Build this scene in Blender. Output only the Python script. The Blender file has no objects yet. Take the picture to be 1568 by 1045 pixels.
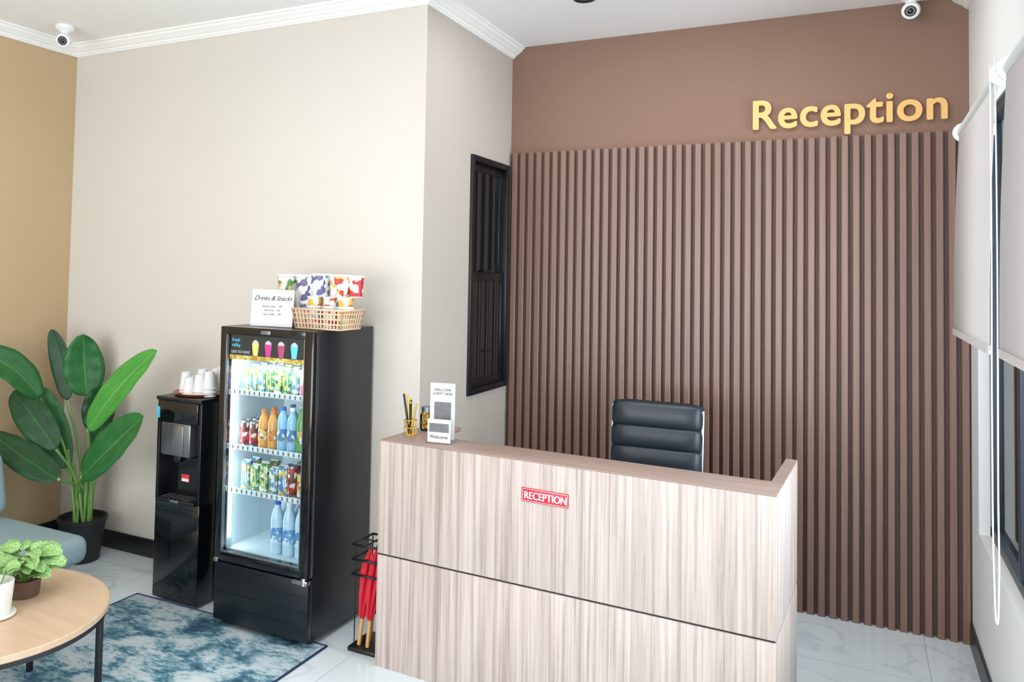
import bpy, bmesh, math, random
import numpy as np
from mathutils import Vector, Matrix
random.seed(7)
S=bpy.context.scene
COL=bpy.context.collection
try:
    S.view_settings.view_transform='Standard'
    S.view_settings.look='None'
except Exception: pass

# ---------------------------------------------------------------- colour / materials
def lin(c):
    return tuple(((v/255)/12.92 if v/255<=0.04045 else (((v/255)+0.055)/1.055)**2.4) for v in c)+(1,)
def newmat(name):
    m=bpy.data.materials.new(name); m.use_nodes=True
    return m,m.node_tree.nodes,m.node_tree.links,m.node_tree.nodes['Principled BSDF']
_mc={}
def M(name,c,rough=.5,metal=0,spec=.5,noise=0,nscale=8,bump=0,bscale=200,emit=0,trans=0,coat=0):
    if name in _mc: return _mc[name]
    m,n,l,b=newmat(name)
    col=lin(c)
    b.inputs['Base Color'].default_value=col
    b.inputs['Roughness'].default_value=rough
    b.inputs['Metallic'].default_value=metal
    b.inputs['Specular IOR Level'].default_value=spec
    b.inputs['Coat Weight'].default_value=coat
    if emit:
        b.inputs['Emission Color'].default_value=col; b.inputs['Emission Strength'].default_value=emit
    if trans:
        b.inputs['Transmission Weight'].default_value=trans
    tc=n.new('ShaderNodeTexCoord')
    nz=n.new('ShaderNodeTexNoise'); nz.inputs['Scale'].default_value=nscale; nz.inputs['Detail'].default_value=4
    l.new(tc.outputs['Object'],nz.inputs['Vector'])
    mx=n.new('ShaderNodeMix'); mx.data_type='RGBA'
    k=noise if noise else .02
    mx.inputs[6].default_value=tuple(x*(1-k) for x in col[:3])+(1,)
    mx.inputs[7].default_value=tuple(min(1,x*(1+k)) for x in col[:3])+(1,)
    l.new(nz.outputs['Fac'],mx.inputs[0]); l.new(mx.outputs[2],b.inputs['Base Color'])
    if bump:
        n2=n.new('ShaderNodeTexNoise'); n2.inputs['Scale'].default_value=bscale; n2.inputs['Detail'].default_value=3
        l.new(tc.outputs['Object'],n2.inputs['Vector'])
        bp=n.new('ShaderNodeBump'); bp.inputs['Strength'].default_value=bump; bp.inputs['Distance'].default_value=.002
        l.new(n2.outputs['Fac'],bp.inputs['Height']); l.new(bp.outputs['Normal'],b.inputs['Normal'])
    _mc[name]=m
    return m
def ramp(n,stops):
    r=n.new('ShaderNodeValToRGB'); e=r.color_ramp.elements
    while len(e)<len(stops): e.new(.5)
    for i,(p,c) in enumerate(stops):
        e[i].position=p; e[i].color=c if len(c)==4 else lin(c)
    return r
def wood(name,stops,sc=(60,60,1.3),rough=.45,detail=6):
    m,n,l,b=newmat(name)
    tc=n.new('ShaderNodeTexCoord'); mp=n.new('ShaderNodeMapping'); mp.inputs['Scale'].default_value=sc
    nz=n.new('ShaderNodeTexNoise'); nz.inputs['Scale'].default_value=1; nz.inputs['Detail'].default_value=detail; nz.inputs['Roughness'].default_value=.65
    nz.inputs['Distortion'].default_value=.3
    l.new(tc.outputs['Object'],mp.inputs[0]); l.new(mp.outputs[0],nz.inputs['Vector'])
    r=ramp(n,stops); l.new(nz.outputs['Fac'],r.inputs[0]); l.new(r.outputs[0],b.inputs['Base Color'])
    b.inputs['Roughness'].default_value=rough
    bp=n.new('ShaderNodeBump'); bp.inputs['Strength'].default_value=.08; bp.inputs['Distance'].default_value=.001
    l.new(nz.outputs['Fac'],bp.inputs['Height']); l.new(bp.outputs['Normal'],b.inputs['Normal'])
    return m
def label(name,c1,c2,c3,sc=25,rough=.4):
    """printed packaging: base colour, blobs of two other colours"""
    if name in _mc: return _mc[name]
    m,n,l,b=newmat(name)
    tc=n.new('ShaderNodeTexCoord'); mp=n.new('ShaderNodeMapping'); mp.inputs['Location'].default_value=(random.random()*9,random.random()*9,random.random()*9)
    l.new(tc.outputs['Object'],mp.inputs[0])
    v=n.new('ShaderNodeTexVoronoi'); v.inputs['Scale'].default_value=sc; l.new(mp.outputs[0],v.inputs['Vector'])
    sp=n.new('ShaderNodeSeparateColor'); l.new(v.outputs['Color'],sp.inputs[0])
    r=ramp(n,[(0,c1),(.45,c1),(.5,c2),(.72,c2),(.78,c3),(1,c3)]); r.color_ramp.interpolation='CONSTANT'
    l.new(sp.outputs[0],r.inputs[0]); l.new(r.outputs[0],b.inputs['Base Color']); b.inputs['Roughness'].default_value=rough
    _mc[name]=m; return m

# ---------------------------------------------------------------- geometry helpers
def empty(name,loc=(0,0,0),rz=0):
    e=bpy.data.objects.new(name,None); e.empty_display_size=.1; COL.objects.link(e)
    e.location=loc; e.rotation_euler=(0,0,math.radians(rz)); return e
def addmesh(name,verts,faces,mat,parent=None,smooth=False,loc=(0,0,0),rot=(0,0,0)):
    me=bpy.data.meshes.new(name); me.from_pydata([tuple(v) for v in verts],[],faces); me.update()
    for mm in (mat if isinstance(mat,(list,tuple)) else [mat]): me.materials.append(mm)
    bm=bmesh.new(); bm.from_mesh(me); bmesh.ops.recalc_face_normals(bm,faces=bm.faces); bm.to_mesh(me); bm.free()
    if smooth:
        for p in me.polygons: p.use_smooth=True
    o=bpy.data.objects.new(name,me); COL.objects.link(o); o.location=loc; o.rotation_euler=rot
    if parent: o.parent=parent
    return o
def autosmooth(o,ang=35):
    bm=bmesh.new(); bm.from_mesh(o.data)
    for e in bm.edges:
        if len(e.link_faces)==2 and e.calc_face_angle(0)>math.radians(ang): e.smooth=False
    for f in bm.faces: f.smooth=True
    bm.to_mesh(o.data); bm.free()
def box(p,name,x0,x1,y0,y1,z0,z1,mat,bev=0,seg=2,rot=None):
    cx,cy,cz=(x0+x1)/2,(y0+y1)/2,(z0+z1)/2
    bm=bmesh.new(); bmesh.ops.create_cube(bm,size=1)
    bmesh.ops.scale(bm,vec=(abs(x1-x0),abs(y1-y0),abs(z1-z0)),verts=bm.verts)
    if bev:
        bmesh.ops.bevel(bm,geom=bm.edges[:],offset=bev,segments=seg,profile=.5,affect='EDGES')
    me=bpy.data.meshes.new(name); bm.to_mesh(me); bm.free(); me.materials.append(mat)
    o=bpy.data.objects.new(name,me); COL.objects.link(o); o.location=(cx,cy,cz)
    if rot: o.rotation_euler=rot
    if p: o.parent=p
    if bev: autosmooth(o)
    return o
def lathe(p,name,prof,mat,loc=(0,0,0),n=32,rot=(0,0,0),bands=None,wob=0):
    v=[];f=[];
    for (r,z) in prof:
        for i in range(n):
            a=2*math.pi*i/n; rr=r*(1+wob*(1 if i%2 else -1)); v.append((rr*math.cos(a),rr*math.sin(a),z))
    for j in range(len(prof)-1):
        for i in range(n):
            f.append((j*n+i,j*n+(i+1)%n,(j+1)*n+(i+1)%n,(j+1)*n+i))
    me=bpy.data.meshes.new(name); me.from_pydata(v,[],f)
    for mm in (mat if isinstance(mat,(list,tuple)) else [mat]): me.materials.append(mm)
    if bands:
        for j in range(len(prof)-1):
            for i in range(n): me.polygons[j*n+i].material_index=bands[j]
    me.update()
    o=bpy.data.objects.new(name,me); COL.objects.link(o); o.location=loc; o.rotation_euler=rot
    bm=bmesh.new(); bm.from_mesh(me); bmesh.ops.remove_doubles(bm,verts=bm.verts,dist=1e-6); bmesh.ops.recalc_face_normals(bm,faces=bm.faces); bm.to_mesh(me); bm.free()
    if p: o.parent=p
    autosmooth(o,40)
    return o
def cyl(p,name,a,b,r,mat,n=16,r2=None):
    a=Vector(a);b=Vector(b);d=b-a;L=d.length;r2=r if r2 is None else r2
    o=lathe(p,name,[(0,0),(r,0),(r2,L),(0,L)],mat,loc=a,n=n)
    o.rotation_euler=d.to_track_quat('Z','Y').to_euler(); return o
def tube(p,name,pts,r,mat,cyc=False,n=6,smooth=True):
    cu=bpy.data.curves.new(name,'CURVE'); cu.dimensions='3D'; cu.bevel_depth=r; cu.bevel_resolution=3
    if smooth:
        s=cu.splines.new('BEZIER'); s.bezier_points.add(len(pts)-1)
        for q,b in zip(pts,s.bezier_points): b.co=q; b.handle_left_type=b.handle_right_type='AUTO'
    else:
        s=cu.splines.new('POLY'); s.points.add(len(pts)-1)
        for q,b in zip(pts,s.points): b.co=tuple(q)+(1,)
    s.use_cyclic_u=cyc; cu.materials.append(mat); cu.use_fill_caps=True
    o=bpy.data.objects.new(name,cu); COL.objects.link(o)
    if p: o.parent=p
    return o
def text(p,name,body,size,loc,mat,rot=(math.pi/2,0,0),ext=.001,off=0,align='LEFT',sp=1):
    cu=bpy.data.curves.new(name,'FONT'); cu.body=body; cu.size=size; cu.extrude=ext; cu.offset=off; cu.align_x=align; cu.space_character=sp
    cu.materials.append(mat)
    o=bpy.data.objects.new(name,cu); COL.objects.link(o); o.location=loc; o.rotation_euler=rot
    if p: o.parent=p
    return o

# ---------------------------------------------------------------- surface materials
def wallmat(name,c): return M(name,c,rough=.75,spec=.25,noise=.025,nscale=1.5,bump=.06,bscale=60)
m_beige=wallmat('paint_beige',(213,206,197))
m_jog=wallmat('jog_wall_tone',(186,177,168))  # jog wall toned darker than the beige wall
m_ochre=wallmat('paint_ochre',(194,168,132))
m_brown=wallmat('paint_brown',(132,105,91))
m_white=M('paint_white_wall',(228,230,230),rough=.7,noise=.02,nscale=2)
m_ceil=M('ceiling_white',(242,240,239),rough=.8,noise=.015,nscale=2)
m_trim=M('trim_white',(244,242,239),rough=.55)
m_base=M('baseboard_black',(28,30,34),rough=.35)
m_black=M('black_plastic',(17,19,23),rough=.32)
m_blackg=M('black_gloss',(12,13,16),rough=.12,coat=.3)
m_blackm=M('black_metal',(22,23,26),rough=.4)
m_chrome=M('chrome',(200,200,205),rough=.15,metal=1)
m_silver=M('brushed_silver',(150,150,155),rough=.35,metal=.9)
m_paper=M('white_paper',(222,222,222),rough=.6)
m_ink=M('black_ink',(25,25,28),rough=.6)
m_grey=M('grey_print',(110,110,112),rough=.6,noise=.4,nscale=40)
m_red=M('sign_red',(196,22,52),rough=.4)
m_gold=M('letter_gold',(226,178,108),rough=.4)

# marble floor
def marble():
    m,n,l,b=newmat('marble_tile')
    tc=n.new('ShaderNodeTexCoord')
    nz=n.new('ShaderNodeTexNoise'); nz.inputs['Scale'].default_value=1.1; nz.inputs['Detail'].default_value=8; nz.inputs['Distortion'].default_value=1.6
    l.new(tc.outputs['Object'],nz.inputs['Vector'])
    r=ramp(n,[(0,(218,230,236)),(.47,(222,233,238)),(.495,(206,217,224)),(.515,(224,234,238)),(1,(216,228,234))])
    l.new(nz.outputs['Fac'],r.inputs[0])
    br=n.new('ShaderNodeTexBrick'); br.offset=0; br.inputs['Scale'].default_value=1
    br.inputs['Brick Width'].default_value=.8; br.inputs['Row Height'].default_value=.8; br.inputs['Mortar Size'].default_value=.002
    br.inputs['Color1'].default_value=(1,1,1,1); br.inputs['Color2'].default_value=(1,1,1,1); br.inputs['Mortar'].default_value=(.6,.62,.64,1)
    l.new(tc.outputs['Object'],br.inputs['Vector'])
    mx=n.new('ShaderNodeMix'); mx.data_type='RGBA'; mx.blend_type='MULTIPLY'; mx.inputs[0].default_value=1
    l.new(r.outputs[0],mx.inputs[6]); l.new(br.outputs['Color'],mx.inputs[7]); l.new(mx.outputs[2],b.inputs['Base Color'])
    b.inputs['Roughness'].default_value=.07
    return m
m_floor=marble()
m_counter=wood('laminate_light_oak',[(0,(126,108,102)),(.36,(160,143,135)),(.5,(188,172,164)),(.62,(202,187,180)),(1,(218,205,198))],sc=(60,60,1.1))
m_ledge=wood('laminate_ledge',[(0,(128,106,97)),(.45,(156,134,124)),(1,(184,162,152))],sc=(2,60,60))
m_slat=wood('wpc_slats',[(0,(100,74,64)),(.5,(127,98,86)),(1,(147,117,104))],sc=(90,90,1.2),rough=.34)
m_groove_shade=wood('wpc_groove_shade',[(0,(68,49,42)),(.5,(86,64,56)),(1,(102,78,69))],sc=(90,90,1.2),rough=.5)  # groove shade painted in: darker copy of the slat colour for contrast
m_tablewood=wood('table_oak',[(0,(186,154,126)),(.5,(204,174,146)),(1,(218,190,164))],sc=(3,40,40),rough=.4)

# ================================================================ ROOM
XL,XR,XJ=-4.743,.50,-2.032
YB,YW,YF=5.0,3.793,-2.6
H=3.298
fl=box(None,'floor',XL-.1,XR+.12,YF-.1,YB+.1,-.08,0,m_floor)
box(None,'ceiling',XL-.1,XR+.12,YF-.1,YB+.1,H,H+.08,m_ceil)
box(None,'wall_left',XL-.1,XL,YF-.1,YW+.1,0,H,m_ochre)
box(None,'wall_back',XL,XJ-.1,YW,YW+.1,0,H,m_beige)
wj=empty('wall_jog')
jy0,jy1,jz0,jz1=4.369,4.945,1.087,2.509
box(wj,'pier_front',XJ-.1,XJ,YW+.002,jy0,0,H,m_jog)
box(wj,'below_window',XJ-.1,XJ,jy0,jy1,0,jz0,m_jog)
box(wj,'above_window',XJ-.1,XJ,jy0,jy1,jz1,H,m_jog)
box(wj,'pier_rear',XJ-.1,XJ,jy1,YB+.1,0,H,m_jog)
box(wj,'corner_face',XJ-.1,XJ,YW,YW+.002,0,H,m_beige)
box(None,'wall_reception',XJ,XR+.12,YB,YB+.1,0,H,m_brown)
wy0,wy1,wz0,wz1=1.4,4.70,.62,2.62
wr=empty('wall_right')
box(wr,'below_sill',XR,XR+.12,YF,YB,0,wz0,m_white)
box(wr,'above_head',XR,XR+.12,YF,YB,wz1,H,m_white)
box(wr,'pier_far',XR,XR+.12,wy1,YB,wz0,wz1,m_white)
box(wr,'pier_near',XR,XR+.12,YF,wy0,wz0,wz1,m_white)
wf=empty('wall_front')
box(wf,'pier_left',XL,-4.2,YF-.1,YF,0,H,m_white)
box(wf,'pier_right',.2,XR,YF-.1,YF,0,H,m_white)
box(wf,'lintel',-4.2,.2,YF-.1,YF,2.75,H,m_white)
wd=empty('window_storefront')
for x in (-4.2,-2.75,-1.3,.15): box(wd,'mullion',x,x+.05,YF-.08,YF-.02,0,2.75,m_blackm)
box(wd,'head_rail',-4.2,.2,YF-.08,YF-.02,2.70,2.75,m_blackm)
box(wd,'bottom_rail',-4.2,.2,YF-.08,YF-.02,0,.06,m_blackm)

prof=[(0,0),(.085,0),(.085,.012),(.072,.016),(.068,.026),(.052,.036),(.040,.046),(.026,.052),(.022,.062),(.012,.066),(.012,.073),(0,.073)]
def crown(name,path):
    P=[Vector(q) for q in path]; rings=[]
    for i,q in enumerate(P):
        def nrm(a,b):
            d=(b-a).normalized(); return Vector((d.y,-d.x))
        ns=[]
        if i>0: ns.append(nrm(P[i-1],q))
        if i<len(P)-1: ns.append(nrm(q,P[i+1]))
        if len(ns)==2:
            mvec=(ns[0]+ns[1]); mvec=mvec/ (mvec.length_squared/2)
        else: mvec=ns[0]
        rings.append([(q.x+mvec.x*a,q.y+mvec.y*a,H-b) for a,b in prof])
    v=[p for r in rings for p in r]; k=len(prof); f=[]
    for i in range(len(rings)-1):
        for j in range(k):
            f.append((i*k+j,i*k+(j+1)%k,(i+1)*k+(j+1)%k,(i+1)*k+j))
    f.append(tuple(range(k))); f.append(tuple((len(rings)-1)*k+j for j in range(k)))
    return addmesh(name,v,f,m_trim)
crown('trim_crown_left',[(XL,YF),(XL,YW),(XJ,YW),(XJ,4.998)])
crown('trim_crown_right',[(XR,4.998),(XR,YF)])
def bb(name,x0,x1,y0,y1): box(None,name,x0,x1,y0,y1,0,.11,m_base,bev=.003)
bb('baseboard_back',XL+.014,-3.0,YW-.014,YW)
bb('baseboard_left',XL,XL+.014,YF+.05,YW)
bb('baseboard_right',XR-.014,XR,YF+.05,4.955)

# ---- fluted panel wall
def slats():
    N=46; x0,x1=XJ+.006,XR-.004; p=(x1-x0)/N; z0,z1=.0,2.593
    yb,yf=4.990,4.960
    pts=[]
    for i in range(N):
        a=x0+i*p
        pts+=[(a,yb),(a+p*.28,yb),(a+p*.34,yf+.003),(a+p*.40,yf),(a+p*.88,yf),(a+p*.94,yf+.003)]
    pts+=[(x1,yb),(x1,YB-.001),(x0,YB-.001)]
    n=len(pts); v=[(x,y,z0) for x,y in pts]+[(x,y,z1) for x,y in pts]
    f=[(i,(i+1)%n,(i+1)%n+n,i+n) for i in range(n)]+[tuple(range(n)),tuple(range(n,2*n))]
    o=addmesh('slat_wall_panel',v,f,[m_slat,m_groove_shade])
    for i in range(6*N):
        if i%6==0: o.data.polygons[i].material_index=1
    return o
slats()

# ---- lettering (bold strokes: overlapped extruded copies)
rl=empty('reception_lettering',(0,0,0))
for i,(dx,dz) in enumerate(((0,0),(.005,0),(-.005,0),(0,.004),(0,-.004),(.0035,.003),(-.0035,.003),(.0035,-.003),(-.0035,-.003))):
    t=text(rl,'letters',  'Reception',.232,(-.553+dx,4.984-.00012*i,2.660+dz),m_gold,ext=.014,sp=1.06)
    bpy.context.view_layer.update(); t.scale.x=.935/t.dimensions.x

# ---- window in the jog wall (black sliding sash)
jw=empty('window_1')
m_dglass=M('dark_glass',(16,22,24),rough=.06,spec=.6)
m_dim=M('dim_blind_strip',(52,52,54),rough=.5)
f=.035
X0,X1=XJ-.06,XJ+.018
box(jw,'frame_left',X0,X1,jy0,jy0+f,jz0,jz1,m_black,bev=.003)
box(jw,'frame_right',X0,X1,jy1-f,jy1,jz0,jz1,m_black,bev=.003)
box(jw,'frame_top',X0,X1,jy0+f,jy1-f,jz1-f,jz1,m_black,bev=.003)
box(jw,'frame_bottom',X0,X1,jy0+f,jy1-f,jz0,jz0+f,m_black,bev=.003)
zm=1.78
for nm,za,zb,xo in (('upper',zm-.02,jz1-f,-.03),('lower',jz0+f,zm+.03,-.01)):
    a,b=XJ+xo-.012,XJ+xo+.012
    g=.045
    box(jw,nm+'_stile_l',a,b,jy0+f,jy0+f+g,za,zb,m_black,bev=.003)
    box(jw,nm+'_stile_r',a,b,jy1-f-g,jy1-f,za,zb,m_black,bev=.003)
    box(jw,nm+'_rail_b',a,b,jy0+f+g,jy1-f-g,za,za+.05,m_black,bev=.003)
    box(jw,nm+'_rail_t',a,b,jy0+f+g,jy1-f-g,zb-.05,zb,m_black,bev=.003)
    box(jw,nm+'_glass',XJ+xo-.003,XJ+xo+.003,jy0+f+g,jy1-f-g,za+.05,zb-.05,m_dglass)
    for k in range(3):
        y=jy0+f+g+.09+k*.12
        box(jw,nm+'_bar',XJ+xo+.003,XJ+xo+.006,y,y+.012,za+.05,zb-.05,m_dim)
box(jw,'latch',XJ+.002,XJ+.014,4.63,4.69,zm+.03,zm+.045,m_black)
cyl(jw,'sash_pull',(XJ+.005,4.60,1.33),(XJ+.02,4.68,1.33),.004,m_black)

# ---- right window
m_sky=M('window_frame_dark',(40,50,62),rough=.4)
rw=empty('window_2')
xa,xb=XR+.045,XR+.10
def rwf(nm,y0,y1,z0,z1,a=xa,b=xb): box(rw,nm,a,b,y0,y1,z0,z1,m_sky,bev=.003)
rwf('frame_far',wy1-.05,wy1,wz0,wz1); rwf('frame_near',wy0,wy0+.05,wz0,wz1)
rwf('frame_sill',wy0,wy1,wz0,wz0+.05); rwf('frame_head',wy0,wy1,wz1-.05,wz1)
for y in (2.2,3.05,3.9): rwf('mullion',y-.03,y+.03,wz0+.05,wz1-.05)
def glassmat():
    m,n,l,b=newmat('clear_glass'); n.remove(b)
    tr=n.new('ShaderNodeBsdfTransparent'); tr.inputs[0].default_value=(.93,.97,.98,1)
    gl=n.new('ShaderNodeBsdfGlossy'); gl.inputs['Roughness'].default_value=.03
    fr=n.new('ShaderNodeFresnel'); fr.inputs['IOR'].default_value=1.3
    mx=n.new('ShaderNodeMixShader'); l.new(fr.outputs[0],mx.inputs[0]); l.new(tr.outputs[0],mx.inputs[1]); l.new(gl.outputs[0],mx.inputs[2])
    l.new(mx.outputs[0],n['Material Output'].inputs[0]); return m
m_glass=glassmat()
box(rw,'glass',XR+.07,XR+.074,wy0+.05,wy1-.05,wz0+.05,wz1-.05,m_glass)

# ---- roller blinds
def fabric():
    m,n,l,b=newmat('blind_fabric'); b.inputs['Base Color'].default_value=lin((208,203,202)); b.inputs['Roughness'].default_value=.8
    tc=n.new('ShaderNodeTexCoord'); w=n.new('ShaderNodeTexNoise'); w.inputs['Scale'].default_value=300; l.new(tc.outputs['Object'],w.inputs['Vector'])
    bp=n.new('ShaderNodeBump'); bp.inputs['Strength'].default_value=.1; l.new(w.outputs['Fac'],bp.inputs['Height']); l.new(bp.outputs['Normal'],b.inputs['Normal'])
    tl=n.new('ShaderNodeBsdfTranslucent'); tl.inputs[0].default_value=lin((225,220,222))
    mx=n.new('ShaderNodeMixShader'); mx.inputs[0].default_value=.2
    l.new(b.outputs[0],mx.inputs[1]); l.new(tl.outputs[0],mx.inputs[2]); l.new(mx.outputs[0],n['Material Output'].inputs[0]); return m
m_fab=fabric()
m_blindw=M('blind_white_plastic',(232,236,236),rough=.35)
m_tube=M('blind_tube',(205,212,210),rough=.5)
def blind(y0,y1,zb,xo=0):
    e=empty('roller_blind',(xo,0,0))
    cyl(e,'roller_tube',(.388,y0,2.44),(.388,y1,2.44),.026,m_tube,n=24)
    v=[];k=24
    for i in range(k+1):
        t=i/k; z=2.44+(zb-2.44)*t; x=.372-.022*t-.006*math.sin(t*3.1)
        v+=[(x,y0+.01,z),(x,y1-.02,z)]
    fcs=[(2*i,2*i+1,2*i+3,2*i+2) for i in range(k)]
    o=addmesh('fabric',v,fcs,m_fab,e,smooth=True)
    sm=o.modifiers.new('s','SOLIDIFY'); sm.thickness=.0012
    box(e,'hem_bar',.344,.357,y0+.01,y1-.02,zb-.012,zb+.014,m_fab,bev=.004)
    for y in (y0-.012,y1+.002):
        lathe(e,'bracket_disc',[(0,0),(.036,0),(.040,.004),(.040,.014),(.03,.02),(0,.02)],m_blindw,loc=(.388,y,2.44),rot=(math.pi/2,0,0),n=28)
        box(e,'bracket_arm',.388,.5-xo,y,y+.012,2.425,2.475,m_blindw,bev=.003)
    return e
b1=blind(3.00,4.09,1.60)
b2=blind(1.75,2.92,1.60,.012)
def chain(parent,y0,y1,zb):
    pts=[(.372,y0,2.45),(.376,y0+.01,1.9),(.372,y0-.01,1.2),(.373,y0-.005,zb+.12),(.374,(y0+y1)/2,zb),(.376,y1+.01,zb+.10),(.374,y1+.02,1.3),(.373,y1,2.0),(.372,y1,2.45)]
    tube(parent,'bead_chain',[(x-.03,y,z) for x,y,z in pts],.0022,m_blindw)
chain(b1,2.80,2.90,.84)

# ================================================================ RECEPTION COUNTER
kr=-2.184
K=empty('reception_counter',(-1.966,3.291,0),kr)
W,D,HT,G=1.703,.684,1.027,.506
m_gap=M('groove_dark',(40,36,38),rough=.6)
T=.045
box(K,'front_lower',0,W-.0,0,T,0,G-.004,m_counter,bev=.0015)
box(K,'front_groove',.003,W-.003,.006,T,G-.005,G+.005,m_gap)
box(K,'front_upper',0,W,0,T,G+.004,HT-.006,m_counter,bev=.0015)
box(K,'side_right_lower',W-T,W,T,D,0,G-.004,m_counter,bev=.0015)
box(K,'side_right_groove',W-T+.003,W-.003,T,D-.004,G-.005,G+.005,m_gap)
box(K,'side_right_upper',W-T,W,T,D,G+.004,HT-.004,m_counter,bev=.0015)
box(K,'side_left',0,T,T,.485,0,HT-.02,m_counter,bev=.0015)
box(K,'ledge_front',0,W,0,.215,HT-.0055,HT,m_ledge,bev=.001)
box(K,'ledge_front_underside',.03,W-.03,T,.213,HT-.03,HT-.006,m_ledge)
box(K,'ledge_right',W-T,W,.215,D,HT-.004,HT,m_ledge)
box(K,'ledge_left',0,.17,.215,.485,HT-.02,HT,m_ledge,bev=.001)
box(K,'ledge_support',T,W-T,.18,.20,.75,HT-.03,m_counter)
box(K,'desk_top',T,W-T,T,.62,.72,.75,m_ledge,bev=.002)
box(K,'drawer_unit',W-.5,W-T-.01,.1,.58,0,.72,m_counter,bev=.002)
sg=empty('reception_door_sign',(-1.252,3.2615,.858),kr)
sg.rotation_euler=(0,math.radians(.3),math.radians(kr))
box(sg,'plate',0,.205,-.003,0,0,.056,m_red,bev=.001)
for nm,a in (('line_top',(.004,.201,.051,.0525)),('line_bottom',(.004,.201,.0035,.005)),('line_left',(.004,.0055,.0035,.0525)),('line_right',(.1995,.201,.0035,.0525))):
    box(sg,nm,a[0],a[1],-.0036,-.003,a[2],a[3],m_paper)
for i,dx in enumerate((-.0012,0,.0012)):
    tt=text(sg,'words','RECEPTION',.043,(.011+dx,-.0034-.00003*i,.0125),m_paper,ext=.0004)
    bpy.context.view_layer.update(); tt.scale.x=.183/max(tt.dimensions.x,.01)

# acrylic sign holders on the counter
ah=empty('acrylic_sign_holder',(-1.772,3.405,HT),12)
box(ah,'base',0,.125,-.005,.05,0,.004,m_glass)
box(ah,'sheet',0,.118,.02,.023,.002,.262,m_paper,rot=None)
box(ah,'photo_block',.02,.10,.018,.02,.09,.175,m_grey)
text(ah,'heading','WELCOME\nGUEST DESK',.017,(.059,.0185,.225),m_ink,ext=.0002,align='CENTER')
text(ah,'caption','please scan\nto check in',.011,(.059,.0185,.07),m_ink,ext=.0002,align='CENTER')
ah2=empty('business_card_stand',(-1.752,3.352,HT),8)
box(ah2,'base',0,.115,-.015,.03,0,.004,m_glass)
box(ah2,'card',.002,.112,.0,.003,.004,.108,m_paper)
box(ah2,'card_front',.01,.104,-.001,0,.05,.09,m_grey)
text(ah2,'card_text','Welcome',.022,(.056,-.0015,.022),m_ink,ext=.0002,align='CENTER')

# pen holder, pens, glass jars
ph=empty('pen_holder',(-1.905,3.47,HT))
m_yel=M('yellow_gold',(222,176,60),rough=.3,metal=.4)
for z in (.004,.035,.07): tube(ph,'wire_ring',[(.03*math.cos(a),.03*math.sin(a),z) for a in [i*math.pi/4 for i in range(8)]],.0018,m_yel,cyc=True)
for i in range(10):
    a=i*math.pi/5; tube(ph,'wire',[(.03*math.cos(a),.03*math.sin(a),.003),(.03*math.cos(a+.5),.03*math.sin(a+.5),.07)],.0013,m_yel,smooth=False)
lathe(ph,'cup_floor',[(0,0),(.03,0),(.03,.004),(0,.004)],m_yel)
for i,(dx,dy,h,mt) in enumerate([(-.028,.0,.19,m_black),(-.018,.012,.175,m_yel),(.005,-.01,.15,m_black),(.016,.008,.14,m_yel),(-.008,.015,.16,m_ink)]):
    cyl(ph,'pen',(dx*.2,dy*.2,.005),(dx*1.4,dy*1.4,h),.0055,mt,n=10)
    cyl(ph,'pen_tip',(dx*1.4,dy*1.4,h),(dx*1.5,dy*1.5,h+.012),.0055,m_yel,n=10,r2=.001)
def jar(loc,c,s=1):
    j=empty('glass_jar',loc); j.scale=(s,s,s)
    lathe(j,'glass',[(0,0),(.024,0),(.027,.01),(.027,.055),(.021,.066),(.021,.072)],m_glass,n=24)
    for k in range(24):
        a=random.random()*6.28; r=.017*math.sqrt(random.random())
        bm=bmesh.new(); bmesh.ops.create_icosphere(bm,subdivisions=1,radius=.0085); me=bpy.data.meshes.new('sweet'); bm.to_mesh(me); bm.free(); me.materials.append(c)
        o=bpy.data.objects.new('sweet',me); COL.objects.link(o); o.parent=j; o.location=(r*math.cos(a),r*math.sin(a),.010+.002*k)
    lathe(j,'lid',[(0,.07),(.023,.07),(.023,.082),(0,.082)],m_silver,n=24)
jar((-1.885,3.61,HT),m_yel,1.4); jar((-1.81,3.55,HT),M('amber',(190,120,60),rough=.3),1.2)

# ================================================================ OFFICE CHAIR
ch=empty('office_chair',(-.945,4.22,0),2)
m_leath=M('black_leather',(36,46,54),rough=.38,bump=.15,bscale=300)
def pad(p,name,w,h,mat,ribs,loc,rot,thick=.035):
    nx,nz=14,ribs*10; v=[];fc=[]
    for j in range(nz+1):
        z=h*j/nz; bul=abs(math.sin(math.pi*(j/10)))**.3
        for i in range(nx+1):
            x=-w/2+w*i/nx; ed=min(1,(1-abs(2*i/nx-1))*5)
            v.append((x,-thick*(.25+.75*bul*ed)*1.0,z))
    for j in range(nz):
        for i in range(nx): a=j*(nx+1)+i; fc.append((a,a+1,a+nx+2,a+nx+1))
    o=addmesh(name,v,fc,mat,p,smooth=True,loc=loc,rot=rot); s=o.modifiers.new('s','SOLIDIFY'); s.thickness=.03; s.offset=1; return o
pad(ch,'backrest_front',.44,.55,m_leath,5,(0,.20,.57),(math.radians(-6),0,0))
pad(ch,'backrest_rear',.44,.55,m_leath,5,(0,.19,.57),(math.radians(6),0,math.pi))
for s in (-1,1):
    tube(ch,'side_rail',[(s*.232,-.22,.44),(s*.232,.10,.44),(s*.232,.18,.52),(s*.232,.195,.75),(s*.232,.235,1.112)],.011,m_chrome)
    tube(ch,'armrest_frame',[(s*.235,-.12,.44),(s*.27,-.14,.56),(s*.27,-.10,.66),(s*.27,.10,.68),(s*.24,.215,.72)],.010,m_chrome)
    box(ch,'arm_pad',s*.27-.02,s*.27+.02,-.11,.12,.675,.70,m_black,bev=.009)
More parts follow.
